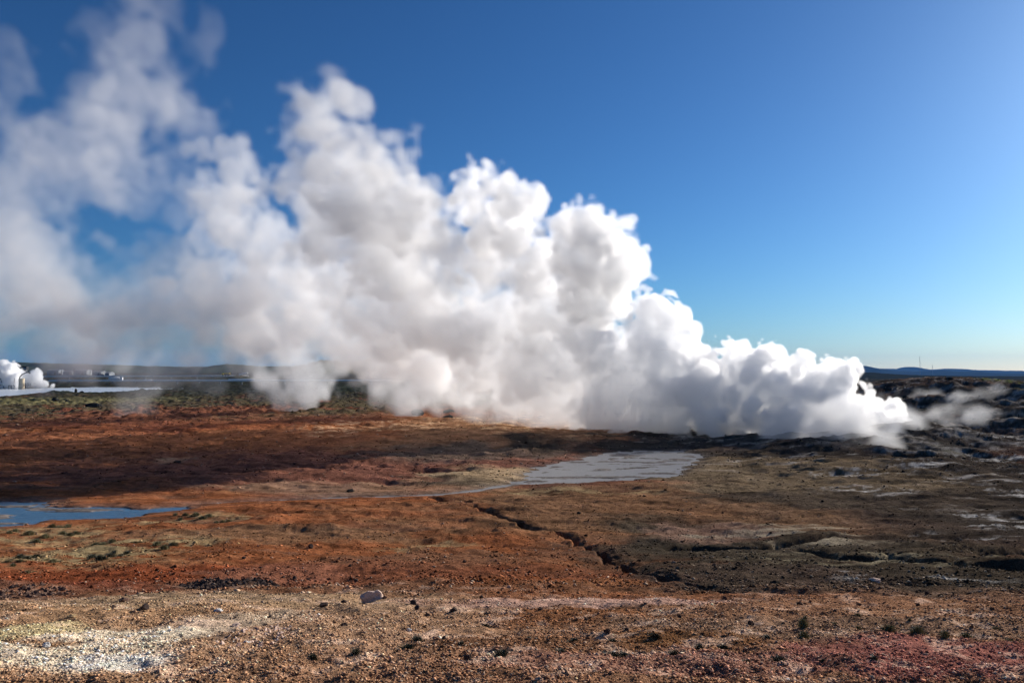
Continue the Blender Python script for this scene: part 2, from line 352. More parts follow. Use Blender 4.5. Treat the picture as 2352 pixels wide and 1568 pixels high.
water_sheet('mud_pool_water', MPOOL, mud); water_sheet('stream_pool_water', LPOOL, clear, step=.2)
water_sheet('stream_water', STREAM, mud, pad=.3, step=.15, band=.8); water_sheet('lake_water', LAKE, lakem, pad=1, step=2.0, lift=.35)

def ridge(name, y0, depth, prof, col, nseed, amp, label=None):
    xs = np.array([at(p[0], p[1], y0)[0] for p in prof]); zs = np.array([at(p[0], p[1], y0)[2] for p in prof])
    n = 420; X, V = np.meshgrid(np.linspace(xs[0], xs[-1], n), np.linspace(-1, 1, 61)); Y = y0 + V * depth
    base = -12.0
    top = np.interp(X, xs, zs) - base
    cell = depth * .5
    s = np.clip(1 - np.abs(V) ** 1.3, 0, 1)
    warp = fbm(X.ravel(), Y.ravel(), cell, 5, nseed).reshape(X.shape)
    Zh = base + top * s * (1 + amp * warp * (1 - s ** 6)) + amp * top * .06 * fbm(X.ravel(), Y.ravel(), cell / 6, 4, nseed + 3).reshape(X.shape)
    me = grid_mesh(name, X, Y, Zh); me.materials.append(simple(name, col, .95, 0, 0, .01, .35))
    o = bpy.data.objects.new(name, me); C.objects.link(o); o['kind'] = 'structure'; return o
ridge('mountains', 9000, 1500, [(1500,850),(1700,842),(1790,840),(1850,838),(1890,841),(1915,841),(1939,837),(1960,841),(1985,846),(2030,851),(2080,856),(2140,862)], (.02, .03, .038), 3, .5)
ridge('mountains', 12500, 1800, [(1850,850),(1940,846),(1980,843.5),(2000,846),(2078,847),(2089,842),(2096,843),(2112,848.5),(2150,848),(2172,846),(2190,847),(2221,850),(2260,849.5),(2286,850),(2320,853),(2345,853),(2400,857),(2600,860)], (.02, .03, .038), 5, .5)
ridge('mountains', 8000, 1300, [(2080,862),(2120,854),(2160,850),(2200,853),(2240,852),(2290,858),(2330,861),(2360,862)], (.02, .03, .038), 8, .4)
ridge('lava_ridge', 1700, 250, [(1700,862),(1900,857),(1990,855),(2040,859),(2140,862),(2350,865)], (.025, .032, .032), 9, .4)
ridge('hills', 2100, 420, [(-500,838),(-200,836),(0,836),(90,834),(200,836),(300,839),(420,842),(500,843),(538,838),(560,837),(580,842),(700,842),(900,845),(1300,850)], (.06, .072, .05), 21, .4)
ridge('hills', 1150, 180, [(640,862),(680,845),(715,832),(738,826),(752,830),(770,840),(800,852),(840,862)], (.075, .07, .04), 23, .6)
ridge('hills', 1500, 230, [(740,856),(768,841),(800,832),(850,824),(930,812),(1020,815),(1120,830),(1250,850)], (.05, .06, .04), 25, .6)
# ------------------------------------------------------------------ things
def tag(o, label=None, cat=None, group=None, kind=None):
    if label: o['label'] = label
    if cat: o['category'] = cat
    if group: o['group'] = group
    if kind: o['kind'] = kind
    return o
def mesh_obj(name, v, f, mat, parent=None, smooth=False, loc=None):
    me = bpy.data.meshes.new(name); me.from_pydata([tuple(map(float, p)) for p in v], [], f); me.materials.append(mat)
    if smooth: me.polygons.foreach_set('use_smooth', np.ones(len(me.polygons), bool))
    o = bpy.data.objects.new(name, me); C.objects.link(o)
    if parent: o.parent = parent
    if loc is not None: o.location = [float(a) for a in loc]
    return o
def empty(name, loc, rz=0):
    o = bpy.data.objects.new(name, None); C.objects.link(o); o.location = [float(a) for a in loc]; o.rotation_euler = (0, 0, rz); return o
class MB:                                                # collects tubes and boxes into one mesh
    def __init__(s): s.v = []; s.f = []
    def box(s, c, d, rz=0, taper=1.0):
        n = len(s.v); co, si = math.cos(rz), math.sin(rz)
        for z in (-1, 1):
            for x, y in ((-1, -1), (1, -1), (1, 1), (-1, 1)):
                k = taper if z > 0 else 1; X, Y = x * d[0] / 2 * k, y * d[1] / 2 * k
                s.v.append((c[0] + X * co - Y * si, c[1] + X * si + Y * co, c[2] + z * d[2] / 2))
        s.f += [(n, n+3, n+2, n+1), (n+4, n+5, n+6, n+7)] + [(n+i, n+(i+1) % 4, n+4+(i+1) % 4, n+4+i) for i in range(4)]; return s
    def tube(s, pts, r, seg=8, cap=True):
        pts = [Vector([float(a) for a in p]) for p in pts]; n0 = len(s.v); r = r if hasattr(r, '__len__') else [r] * len(pts)
        for i, p in enumerate(pts):
            t = (pts[min(i+1, len(pts)-1)] - pts[max(i-1, 0)]).normalized()
            a = t.orthogonal().normalized() if i == 0 else (a - t * a.dot(t)).normalized()
            b = t.cross(a)
            for k in range(seg):
                q = 2 * math.pi * k / seg; s.v.append(tuple(p + (a * math.cos(q) + b * math.sin(q)) * r[i]))
        for i in range(len(pts) - 1):
            for k in range(seg):
                s.f.append((n0+i*seg+k, n0+i*seg+(k+1) % seg, n0+(i+1)*seg+(k+1) % seg, n0+(i+1)*seg+k))
        if cap: s.f += [tuple(n0 + k for k in range(seg))[::-1], tuple(n0 + (len(pts)-1)*seg + k for k in range(seg))]
        return s
    def build(s, name, mat, parent=None, smooth=False): return mesh_obj(name, s.v, s.f, mat, parent, smooth)

def H(x, y): return float(height(np.array([float(x)]), np.array([float(y)]))[0])
def HV(x, y): return height(np.asarray(x, float), np.asarray(y, float))

# --- gravel
def gravel(name, n, y0, y1, smin, smax, seed, label, clump):
    rng = np.random.default_rng(seed); m = int(n * (4 if y0 > 20 else 2.2))
    y = 1 / (1 / y1 + (1 / y0 - 1 / y1) * rng.random(m)); x = (rng.random(m) * 2 - 1) * (.80 * y + .8)
    keep = rng.random(m) < np.clip(.45 + clump * fbm(x, y, 1.2, 4, 130) + .25 * sstep(12, 6, y), .04, 1) * (sstep(y0, y0 * 2.2, y) if y0 > 20 else 1)
    x, y = x[keep][:n], y[keep][:n]; n = len(x)
    h, wet, lum, moss, far, rg = height(x, y, True); c = colour(x, y, wet, lum, moss, far, rg)
    ok = wet < -.1; x, y, h, c = x[ok], y[ok], h[ok], c[ok]; n = len(x)
    s = smin * (smax / smin) ** (rng.random(n) ** 2.2) * np.clip(y / 7, .8, 3) ** .4 * (np.clip(y / 90, .3, 1.6) if y0 > 20 else 1)
    base = np.array([(1,0,0),(0,1,0),(-1,0,0),(0,-1,0),(0,0,1),(0,0,-1)], float)
    F = np.array([(0,1,4),(1,2,4),(2,3,4),(3,0,4),(1,0,5),(2,1,5),(3,2,5),(0,3,5)])
    V = base[None] * (0.7 + .6 * rng.random((n, 6, 1))) + .28 * rng.standard_normal((n, 6, 3))
    V *= np.stack([.8 + .6 * rng.random(n), .7 + .4 * rng.random(n), .35 + .45 * rng.random(n)], -1)[:, None]
    a = rng.random(n) * 6.28; ca, sa = np.cos(a)[:, None], np.sin(a)[:, None]
    W = np.stack([V[..., 0] * ca - V[..., 1] * sa, V[..., 0] * sa + V[..., 1] * ca, V[..., 2] + .22], -1) * s[:, None, None]
    W += np.stack([x, y, h], -1)[:, None]
    f = (F[None] + (np.arange(n) * 6)[:, None, None]).reshape(-1, 3).astype(np.int32)
    me = bpy.data.meshes.new(name); me.vertices.add(n * 6); me.vertices.foreach_set('co', W.astype(np.float32).ravel())
    me.loops.add(f.size); me.loops.foreach_set('vertex_index', f.ravel()); me.polygons.add(len(f)); me.polygons.foreach_set('loop_start', np.arange(0, f.size, 3, dtype=np.int32))
    me.update(calc_edges=True)
    k = np.exp(.42 * rng.standard_normal(n))[:, None]; pale = (rng.random(n) < .10)[:, None]
    c = np.clip(c * k * 1.05, .01, .85); c = np.where(pale, c * .4 + np.array([.5, .4, .3]) * .6, c)
    set_col(me, np.repeat(c, 6, 0))
    m_ = bpy.data.materials.get('gravel')
    if not m_:
        m_ = bpy.data.materials.new('gravel'); m_.use_nodes = True; t = m_.node_tree; a_ = t.nodes.new('ShaderNodeAttribute'); a_.attribute_name = 'tint'
        t.links.new(a_.outputs['Color'], t.nodes['Principled BSDF'].inputs['Base Color']); t.nodes['Principled BSDF'].inputs['Roughness'].default_value = .85; t.nodes['Principled BSDF'].inputs['Specular IOR Level'].default_value = 0
    me.materials.append(m_); o = bpy.data.objects.new(name, me); C.objects.link(o)
    tag(o, label, 'gravel', kind='stuff'); return o
gravel('gravel', 150000, 3.2, 13.5, .005, .019, 3, 'loose angular gravel strewn over the near slope', .6)
gravel('pebbles', 26000, 11, 70, .009, .035, 4, 'scattered small stones on the ground beyond the near slope', .9)

gravel('clods', 14000, 36, 260, .035, .12, 6, 'small clods and tussocks dotted over the middle distance', 1.6)

# --- rocks
rock_mats = {'dark': simple('dark_rock', (.075, .055, .048), .9, 0, .01, 14), 'brown': simple('brown_rock', (.16, .10, .075), .9, 0, .01, 14),
             'pale': simple('pale_rock', (.66, .48, .38), .85, 0, .012, 9, .3), 'white': simple('white_rock', (.78, .75, .70), .8, 0, .006, 20, .12),
             'lava': simple('lava_rock', (.035, .033, .030), .95, 0, .05, 3, .4), 'ochre': simple('ochre_rock', (.55, .38, .20), .85, 0, .008, 18)}
def rock_mesh(name, seed, sx, sy, sz, mat, sub=3, cuts=12, rough=.22):
    rng = random.Random(seed); bm = bmesh.new(); bmesh.ops.create_icosphere(bm, subdivisions=sub, radius=1)
    pl = [(Vector((rng.gauss(0, 1), rng.gauss(0, 1), rng.gauss(0, .8))).normalized(), rng.uniform(.55, .88)) for _ in range(cuts)]
    from mathutils import noise as mn
    off = Vector((rng.random() * 50, rng.random() * 50, 0))
    for v in bm.verts:
        p = v.co.copy()
        for nrm, d in pl:
            e = p.dot(nrm) - d
            if e > 0: p -= nrm * e
        p *= 1 + rough * mn.fractal(p * 1.8 + off, 1.0, 2.0, 4)
        v.co = Vector((p.x * sx, p.y * sy, p.z * sz))
    me = bpy.data.meshes.new(name); bm.to_mesh(me); bm.free(); me.materials.append(rock_mats[mat]); return me
_rk = {}
def rock(name, px, py, wpx, hf, mat, label, group=None, seed=None, df=.8, cat='rock', z=None):
    p = gp(px, py); w = wpx / FOC * p[1] / 2
    key = (mat, (seed if seed is not None else int(px) % 5))
    if key not in _rk: _rk[key] = rock_mesh(name, hash(key[1]) + len(mat) * 7, 1, 1, 1, mat)
    o = bpy.data.objects.new(name, _rk[key]); C.objects.link(o)
    o.location = (p[0], p[1], H(p[0], p[1]) + w * hf * .55); o.scale = (w, w * df, w * hf); o.rotation_euler = (0, 0, (px * 7.3) % 6.28)
    return tag(o, label, cat, group)
big = rock('boulder', 858, 1401, 60, .60, 'pale', 'largest pale pinkish boulder lying on the near edge of the gravel', seed=11, df=.7); big.rotation_euler = (0, 0, .15)
rock('boulder_fragment', 884, 1401, 13, .8, 'brown', 'small brown chunk lying against the right end of the pale boulder', seed=12)
rock('stone', 941, 1470, 16, .85, 'white', 'bright white stone alone on brown gravel below the pale boulder', seed=13)
rock('stone', 164, 1452, 22, .4, 'ochre', 'flat ochre stone lying on the gravel at the left', seed=14)
rock('stone', 541, 1466, 30, .28, 'pale', 'flat pale slab tilted out of the gravel, left of the white chips', seed=15)
rock('stone', 566, 1499, 18, .4, 'white', 'angular white chip just above the scree, left of centre', seed=16)
rock('stone', 502, 1430, 26, .25, 'white', 'thin pale slab on the upper edge of the near gravel', seed=17)
rock('stone', 104, 1530, 22, .7, 'white', 'white rounded lump among the white chips at lower left', seed=18)
rock('rock', 2011, 1346, 32, .4, 'pale', 'whitish crusted rock sticking out of the dark field at right', seed=19)
rock('rock', 285, 1407, 30, .45, 'brown', 'low brown ledge rock where the red slope meets the gravel at left', seed=20)
rock('rock', 1780, 1364, 26, .6, 'lava', 'dark lump of soil on the lip of the long crack', seed=21)
rock('rock', 406, 1068, 20, .6, 'dark', 'dark outcrop in the shaded red ground at left', seed=22)
rock('rock', 804, 1134, 20, .5, 'lava', 'black outcrop beside the thin stream', seed=23)
g1 = 'dark stones scattered over the upper red slope'
for px, py, w in [(714,1273,16),(676,1336,14),(705,1338,13),(818,1342,13),(804,1312,10),(1066,1302,11),(776,1350,9),(650,1335,9),(560,1300,10),(598,1312,9)]:
    rock('stone', px, py, w, .75, 'dark', 'small dark stone on the smooth red slope above the pale boulder', g1)
g2 = 'dark stones on the near gravel'
for px, py, w in [(1041,1428,19),(982,1433,15),(791,1451,20),(743,1417,24),(790,1409,22),(950,1411,24),(959,1420,18),(1118,1432,15),(1106,1391,12),(1241,1436,14),(1287,1417,10),(1346,1452,13),(1394,1484,22),(975,1463,11),(1074,1548,26),(895,1560,16),(1209,1511,14),(1257,1513,15),(1020,1492,16),(330,1438,24),(260,1423,16),(620,1436,14),(1160,1480,13),(1440,1478,11)]:
    rock('stone', px, py, w, .6, 'dark', 'dark brown stone lying on the near gravel below the pale boulder', g2)
g3 = 'dark stones on the right slope'
for px, py, w in [(1664,1404,17),(1837,1412,15),(1973,1406,11),(2109,1406,13),(2217,1395,12),(2285,1412,12),(1919,1434,12),(1725,1466,24),(1669,1552,18),(1477,1528,18),(1887,1436,10),(1372,1348,12),(1640,1320,9),(1545,1322,8),(2130,1372,12),(2280,1440,12),(1560,1448,12),(2000,1425,9),(2180,1420,8)]:
    rock('stone', px, py, w, .7, 'dark', 'small dark stone lying on the brown slope right of the pale boulder', g3)
g4 = 'black stones in the middle distance'
for px, py, w in [(1240,1150,12),(1345,1246,10),(1560,1175,12),(1660,1180,9),(1480,1150,10),(1890,1160,9),(2040,1120,10),(1330,1190,12),(1770,1235,8),(2075,1090,11),(2240,1100,9)]:
    rock('stone', px, py, w, .55, 'lava', 'small black stone on the brown ground between the crack and the mud pool', g4)
rock('rock_heap', 960, 958, 34, .55, 'lava', 'jagged black rock heap on tan ground, left one of the two', seed=31)
rock('rock_heap', 1030, 952, 36, .40, 'lava', 'jagged black rock on tan ground behind thin steam, right of another', seed=32)
rock('rock_heap', 1028, 963, 30, .40, 'lava', 'lower black rock just below another one in thin steam', seed=33)
rock('lava_rock', 174, 903, 9, 1.2, 'lava', 'pointed dark lava rock standing on the lake shore', seed=34)
rock('lava_rock', 187, 904, 13, .6, 'lava', 'broad dark lava rock beside the pointed one on the lake shore', seed=35)
rock('lava_rock', 153, 926, 10, 1.1, 'lava', 'upright dark lava rock on the moss below the lake', seed=36)
rock('lava_rock', 127, 925, 18, .5, 'lava', 'low dark lava rock on the moss left of the upright one', seed=37)
rock('lava_rock', 213, 940, 34, .4, 'lava', 'flat black lava hump where moss meets the red ground', seed=38)
# lumps of lava round the steaming field
for i, (px, py, w, hf) in enumerate([(2080,925,44,.7),(2118,947,60,.5),(2180,958,70,.45),(2050,965,30,.8),(2075,975,36,.6),(2110,990,26,.6),(2215,965,50,.4),(2040,905,50,.5),(2125,905,60,.5),(2180,885,50,.4),(1740,1018,40,.4),(1690,1010,34,.4),(1830,990,30,.6),(2270,945,44,.5),(2320,925,40,.4),(2260,905,50,.4),(2190,935,30,.7),(2150,930,26,.7),(2100,935,30,.8),(2240,975,34,.5),(2150,975,40,.5),(2285,960,30,.5)]):
    rock('lava_rock', px, py, w * .42, hf, 'lava', ['rough black lava rock among the steaming mounds at right', 'rough black lava lump in the steam right of the main vent'][i % 2], 'lava rocks on the steaming field', seed=40 + i % 6)

# --- dug-up rubble
def rubble(name, px, py, rx, ry, n, label, seed, mat, s0):
    rng = random.Random(seed); c = gp(px, py); a = gp(px, py - ry)[1] - c[1]; v, f = [], []
    for _ in range(n):
        r, t = math.sqrt(rng.random()), rng.random() * 6.28; x = c[0] + r * math.cos(t) * rx / FOC * c[1]; y = c[1] + r * math.sin(t) * a
        s = s0 * rng.uniform(.5, 1.6); z = H(x, y); n0 = len(v)
        for b in ((1,0,0),(0,1,0),(-1,0,0),(0,-1,0),(0,0,1),(0,0,-1)):
            v.append((x + s * (b[0] + rng.gauss(0, .3)), y + s * (b[1] + rng.gauss(0, .3)), z + s * (.8 * b[2] + rng.gauss(0, .2) + .2)))
        f += [tuple(n0 + k for k in q) for q in ((0,1,4),(1,2,4),(2,3,4),(3,0,4),(1,0,5),(2,1,5),(3,2,5),(0,3,5))]
    return tag(mesh_obj(name, v, f, rock_mats[mat]), label, 'rubble', kind='stuff')
rubble('rubble', 530, 1357, 105, 14, 420, 'patch of dark broken soil clods on the red slope', 1, 'dark', .035)
rubble('rubble', 70, 1378, 75, 9, 150, 'patch of red brown clods at the left edge', 2, 'brown', .03)
rubble('rubble', 590, 1490, 70, 26, 90, 'spill of flat pale chips on the near gravel', 3, 'pale', .016)

# --- grass
gm = bpy.data.materials.new('grass'); gm.use_nodes = True
_t = gm.node_tree; _a = _t.nodes.new('ShaderNodeAttribute'); _a.attribute_name = 'tint'; _t.links.new(_a.outputs['Color'], _t.nodes['Principled BSDF'].inputs['Base Color']); _t.nodes['Principled BSDF'].inputs['Roughness'].default_value = .7
def tuft_mesh(name, seed, n, lean, cols):
    rng = random.Random(seed); v, f, c = [], [], []
    for _ in range(n):
        r, t = min(.75, abs(rng.gauss(0, .30))), rng.random() * 6.28; x, y = r * math.cos(t), r * math.sin(t) * .7
        h = rng.uniform(.35, 1) * math.exp(-r * r); dx, dy = x * .7 + rng.gauss(0, .25) + lean, y * .7 + rng.gauss(0, .25); w = .018
        a = rng.random() * 3.14; ux, uy = math.cos(a) * w, math.sin(a) * w; n0 = len(v)
        v += [(x - ux, y - uy, -.08), (x + ux, y + uy, -.08), (x + dx * .35 * h + ux * .8, y + dy * .35 * h + uy * .8, h * .6), (x + dx * .35 * h - ux * .8, y + dy * .35 * h - uy * .8, h * .6), (x + dx * h, y + dy * h, h * .95)]
        f += [(n0, n0+1, n0+2, n0+3), (n0+3, n0+2, n0+4)]; q = rng.choice(cols); k = rng.uniform(.7, 1.3); c += [tuple(k * u for u in q)] * 5
    me = bpy.data.meshes.new(name); me.from_pydata(v, [], f); me.materials.append(gm); set_col(me, np.array(c, np.float32)); return me
DG = [(.03,.04,.015),(.05,.055,.025),(.11,.09,.045)]; TG = [(.30,.25,.12),(.22,.20,.09),(.14,.15,.06)]
tm = [tuft_mesh('grass_tuft', i, 420, .15, DG) for i in range(4)]; tt = [tuft_mesh('grass_tuft', 10 + i, 420, .1, TG + DG[:1]) for i in range(4)]
def tuft(px, py, w, hf, dry, label, group):
    p = gp(px, py); s = w / FOC * p[1] * .66
    o = bpy.data.objects.new('grass_tuft', (tt if dry else tm)[int(px) % 4]); C.objects.link(o)
    o.location = (p[0], p[1], H(p[0], p[1])); o.scale = (s * 1.15, s, s * hf * 1.6); o.rotation_euler = (0, 0, (px * 3.1) % 6.28); return tag(o, label, 'grass', group)
for px, py, w in [(959,1491,40),(934,1535,50),(1151,1546,50),(818,1546,40),(719,1553,34),(1116,1465,26),(1317,1493,30),(1289,1534,34),(1407,1538,40),(1407,1503,24),(1060,1510,22),(1216,1500,20)]:
    tuft(px, py, w, .36, 0, 'dark green grass tuft on the brown gravel right of the white stone', 'dark tufts on the near gravel')
for px, py, w in [(1435,1532,40),(1547,1540,46),(1607,1513,34),(1663,1516,30),(1787,1547,54),(1715,1556,28),(1725,1484,26),(1677,1476,18),(1507,1502,30),(1763,1503,26),(2010,1560,26),(1890,1556,20)]:
    tuft(px, py, w, .34, 0, 'low dark tuft flattened on the pink gravel near the bottom edge', 'low tufts on the pink gravel')
for px, py, w in [(1847,1492,36),(2043,1490,40),(2107,1490,46),(2171,1498,34),(2223,1498,34),(1971,1472,20),(2047,1466,18),(1919,1464,18),(1971,1444,18),(1850,1446,14),(2290,1470,20),(2320,1500,26),(2090,1452,14)]:
    tuft(px, py, w, .5, 1, 'straw coloured tuft on the edge of the pink gravel at right', 'straw tufts at right')
tuft(1845, 1474, 36, .7, 1, 'tallest spiky straw coloured tuft on the right slope', None)
for px, py, w, d in [(137,1219,46,1),(84,1250,50,1),(64,1292,50,0),(232,1292,60,0),(238,1266,50,1),(378,1273,50,1),(465,1199,42,1),(414,1199,30,1),(510,1213,34,1),(62,1328,34,1),(311,1267,24,1),(160,1240,40,1),(20,1245,40,1),(120,1300,40,1),(275,1284,40,0),(30,1310,36,1)]:
    for k in range(3):
        tuft(px + (k - 1) * w * .38, py + (k % 2) * 5 - 2, w * .55, .4, d, 'pale grass clump on the tan soil left of the cracks' if d else 'dark green grass clump on tan soil at the left', 'pale clumps at left' if d else 'green clumps at left')

# --- posts
wood = simple('weathered_wood', (.10, .085, .07), .9, 0, .01, 6); steel = simple('grey_steel', (.35, .36, .37), .5, .6, 0, 3, .1)
def post(name, px0, py0, px1, py1, r, label, y=None):
    b = gp(px0, py0); y = b[1]; t = at(px1, py1, y); b[2] = H(b[0], b[1]) - .3
    m = MB(); m.tube([b, (b + t) / 2, t], [r, r, r * .92], 8)
    m.tube([b * .35 + t * .65 + np.array([-r*1.3, 0, 0]), b * .35 + t * .65 + np.array([r*1.3, 0, .03])], r * .4, 6)
    return tag(m.build(name, wood), label, 'post')
post('fence_post', 2038, 962, 2033, 939, .11, 'dark post leaning out of the steam right of the main vent')
post('fence_post', 2000, 960, 1997, 948, .08, 'short thin post nearly lost in the steam')
post('fence_post', 2340, 962, 2340, 951, .10, 'short dark post near the right edge')

# --- pipelines and the steam plant far left
white_paint = simple('white_paint', (.72, .73, .74), .5, 0, 0, .5, .08); cream = simple('cream_paint', (.70, .58, .40), .6, 0, 0, .6, .12); yellow = simple('yellow_paint', (.75, .52, .05), .5, 0, 0, .6, .1)
dark = simple('dark_metal', (.05, .055, .06), .6, .3, 0, .7, .2); grey = simple('grey_sheet', (.22, .24, .26), .6, .2, 0, .5, .15); hall_wall = simple('hall_wall', (.25, .27, .28), .6, 0, 0, .5, .1); glass = simple('window_glass', (.35, .40, .45), .2, 0, 0, .5, .1)
def pipeline(label, pts, y, r, step):
    P3 = [at(px, py, y) for px, py in pts]; root = empty('pipeline', P3[0]); m = MB(); m.tube([p - P3[0] for p in P3], r, 10); m.build('pipe', white_paint, root, True)
    L = np.linspace(P3[0], P3[-1], max(2, int(np.linalg.norm(P3[-1] - P3[0]) / step)))
    for p in L[1:-1]:
        z = H(p[0], p[1]); s = MB(); s.box((p[0] - P3[0][0], 0, (z - .5 + p[2]) / 2 - P3[0][2]), (r * .9, r * .9, max(.3, p[2] - z + .5 - r))); s.box((p[0] - P3[0][0], 0, p[2] - r - P3[0][2]), (r * 2.6, r * 2.2, r * .5)); s.build('support', grey, root)
    return tag(root, label, 'pipeline', 'white pipelines far left')
pipeline('long white pipeline crossing the dark plain just under the low hills', [(100,864.5),(260,864),(450,863.2),(570,863)], 640, .55, 18)
pipeline('nearest long white pipeline behind the lake and the dark lava', [(112,874.5),(300,874.2),(560,874),(720,873.8),(830,873.6),(900,874)], 520, .62, 14)
pipeline('short white pipe just above the nearest pipeline, left of the steam column', [(525,871.5),(552,871),(584,870.8)], 535, .5, 8)
pipeline('slanting white pipe on the dark knoll beside the yellow rig', [(549,861),(558,859),(569,856.5)], 600, .8, 5)

def on(px, y): p = at(px, 861, y); return np.array([p[0], y, H(p[0], y)])
# silencer tower with a curved pipe, railings and steps
b = on(50, 430); t = empty('steam_silencer', b)
tag(t, 'cream cylindrical steam silencer with a bent dark pipe, wrapped in steam at far left', 'silencer')
m = MB(); m.tube([(0,0,-1),(0,0,6.3)], 1.5, 24); m.tube([(0,0,6.3),(0,0,6.6)], 1.62, 24); m.build('tank', cream, t)
m = MB(); [m.tube([(0,0,z),(0,0,z+.15)], 1.56, 24) for z in (.8, 3.2)]; m.build('band', dark, t)
m = MB(); m.tube([(-1.2,-.3,5.6),(-.9,-.3,7.4),(.3,-.2,8.9),(2.2,0,9.9),(3.9,0,10.1),(4.9,0,9.6)], .28, 10); m.build('bent_pipe', dark, t, True)
m = MB()
for x in (1.9, 3.2, 4.5):
    for y in (-.9, .9): m.tube([(x, y, -1), (x, y, 3.9)], .09, 6)
for z in (2.7, 3.3, 3.9):
    m.tube([(1.9,-.9,z),(4.5,-.9,z)], .06, 6); m.tube([(1.9,.9,z),(4.5,.9,z)], .06, 6)
m.tube([(1.9,-.9,.4),(4.5,-.9,2.6)], .05, 6); m.box((3.2,0,2.62), (2.7,1.9,.1)); m.build('platform', dark, t)
b = on(27, 432); t = empty('valve_frame', b); tag(t, 'dark steel valve frame standing left of the cream silencer', 'frame')
m = MB()
for x in (-1.7, 0, 1.7): m.tube([(x,0,-1),(x,0,2.4)], .12, 6)
m.tube([(-1.9,0,2.3),(1.9,0,2.3)], .14, 6); m.build('frame', dark, t); m = MB(); m.tube([(1.4,.2,-1),(1.4,.2,6.8)], .12, 6); m.tube([(1.1,.2,6.8),(1.7,.2,6.8)], .07, 6); m.build('vent_pipe', dark, t)
b = on(3, 432); t = empty('steel_trestle', b); tag(t, 'slanting dark steel trestle at the very left edge of the photo', 'trestle')
m = MB(); m.tube([(-2,0,-1),(-.6,0,6.6)], .16, 6); m.tube([(2.4,0,-1),(-.4,0,6.6)], .14, 6); m.tube([(-1.4,0,2.6),(1.1,0,2.6)], .1, 6); m.tube([(-1,0,4.6),(.4,0,4.6)], .1, 6); m.build('frame', dark, t)
# box shed on a stilt behind
b = on(58, 560); t = empty('lookout_cabin', b); tag(t, 'small dark square cabin with pale window above the silencer', 'cabin')
m = MB(); zt = at(58, 846, 560)[2] - b[2]
m.box((0,0,zt), (3.2,3,2.7)); m.box((0,0,zt+1.45), (3.6,3.4,.25)); m.build('cabin', dark, t); m = MB(); m.box((.2,-1.53,zt+.1), (1.9,.08,.8)); m.build('window', glass, t)
m = MB(); [m.tube([(x,y,-1),(x,y,zt-1.3)], .12, 6) for x in (-1.3,1.3) for y in (-1.2,1.2)]; m.build('stilts', dark, t)
# low industrial halls in the hazy distance
for i, (px, w, h, lab) in enumerate([(128,26,5.5,'long pale hall at the left end of the row under the hills'),(158,14,4.2,'small grey hall second from the left under the hills'),(190,30,5.0,'widest pale hall in the middle of the hazy row'),(228,20,3.8,'low grey shed right of the widest hall'),(252,10,3.2,'smallest shed at the right end of the hazy row')]):
    b = on(px, 900); W = w / FOC * 900; t = empty('hall', b); tag(t, lab, 'building', 'industrial halls under the hills')
    m = MB(); m.box((0,0,h/2-1), (W,12,h+2)); m.build('wall', [grey, hall_wall][i % 2], t)
    v = [(-W/2-.3,-6.3,h),(W/2+.3,-6.3,h),(W/2+.3,6.3,h),(-W/2-.3,6.3,h),(-W/2-.3,0,h+1.6),(W/2+.3,0,h+1.6)]; mesh_obj('roof', v, [(0,1,5,4),(2,3,4,5),(0,4,3),(1,2,5),(3,2,1,0)], grey, t)
    m = MB(); m.box((W*.2,-6.03,1.4), (W*.12,.08,2.8)); m.build('door', dark, t)
for px in (141, 171, 207): 
    b = on(px, 880); m = MB(); m.tube([b - np.array([0,0,1]), b + np.array([0,0,8])], [.5,.3], 8); m.tube([b + np.array([-.8,0,7.4]), b + np.array([.8,0,7.4])], .15, 6)
    tag(m.build('vent_stack', dark), {141:'thin dark stack right of the long pale hall',171:'thin dark stack left of the widest hall',207:'thin dark stack right of the widest hall'}[px], 'stack', 'stacks among the halls')
b = on(266, 600); t = empty('tanker_truck', b, .05); tag(t, 'white tank truck parked between the two long pipelines', 'truck')
m = MB(); m.tube([(-5.2,0,1.9),(3,0,1.9)], 1.05, 14); m.build('tank', white_paint, t, True); m = MB(); m.box((4.6,0,1.7), (1.9,2.2,2.3), taper=.9); m.build('cab', white_paint, t); m = MB(); m.box((5.2,-1.06,2.2),(.7,.06,.6)); m.build('window', glass, t); m = MB(); m.box((-.5,0,.8), (10.6,1.6,.25)); m.build('chassis', dark, t)
for x in (-4.4,-3.2,4.3):
    for y in (-1,1): m = MB(); m.tube([(x,y-.15,.5),(x,y+.15,.5)], .5, 14); m.build('wheel', dark, t)
b = on(340, 560); t = empty('parked_van', b, .03); tag(t, 'low white van parked beside the nearest pipeline', 'van')
m = MB(); m.box((0,0,1.15), (5.6,2,1.5), taper=.93); m.build('body', white_paint, t); m = MB(); m.box((1.9,-.99,1.5), (.9,.06,.45)); m.box((.4,-.99,1.5), (1.4,.06,.45)); m.build('window', glass, t)
for x in (-1.8,1.8):
    for y in (-.95,.95): m = MB(); m.tube([(x,y-.1,.38),(x,y+.1,.38)], .38, 12); m.build('wheel', dark, t)
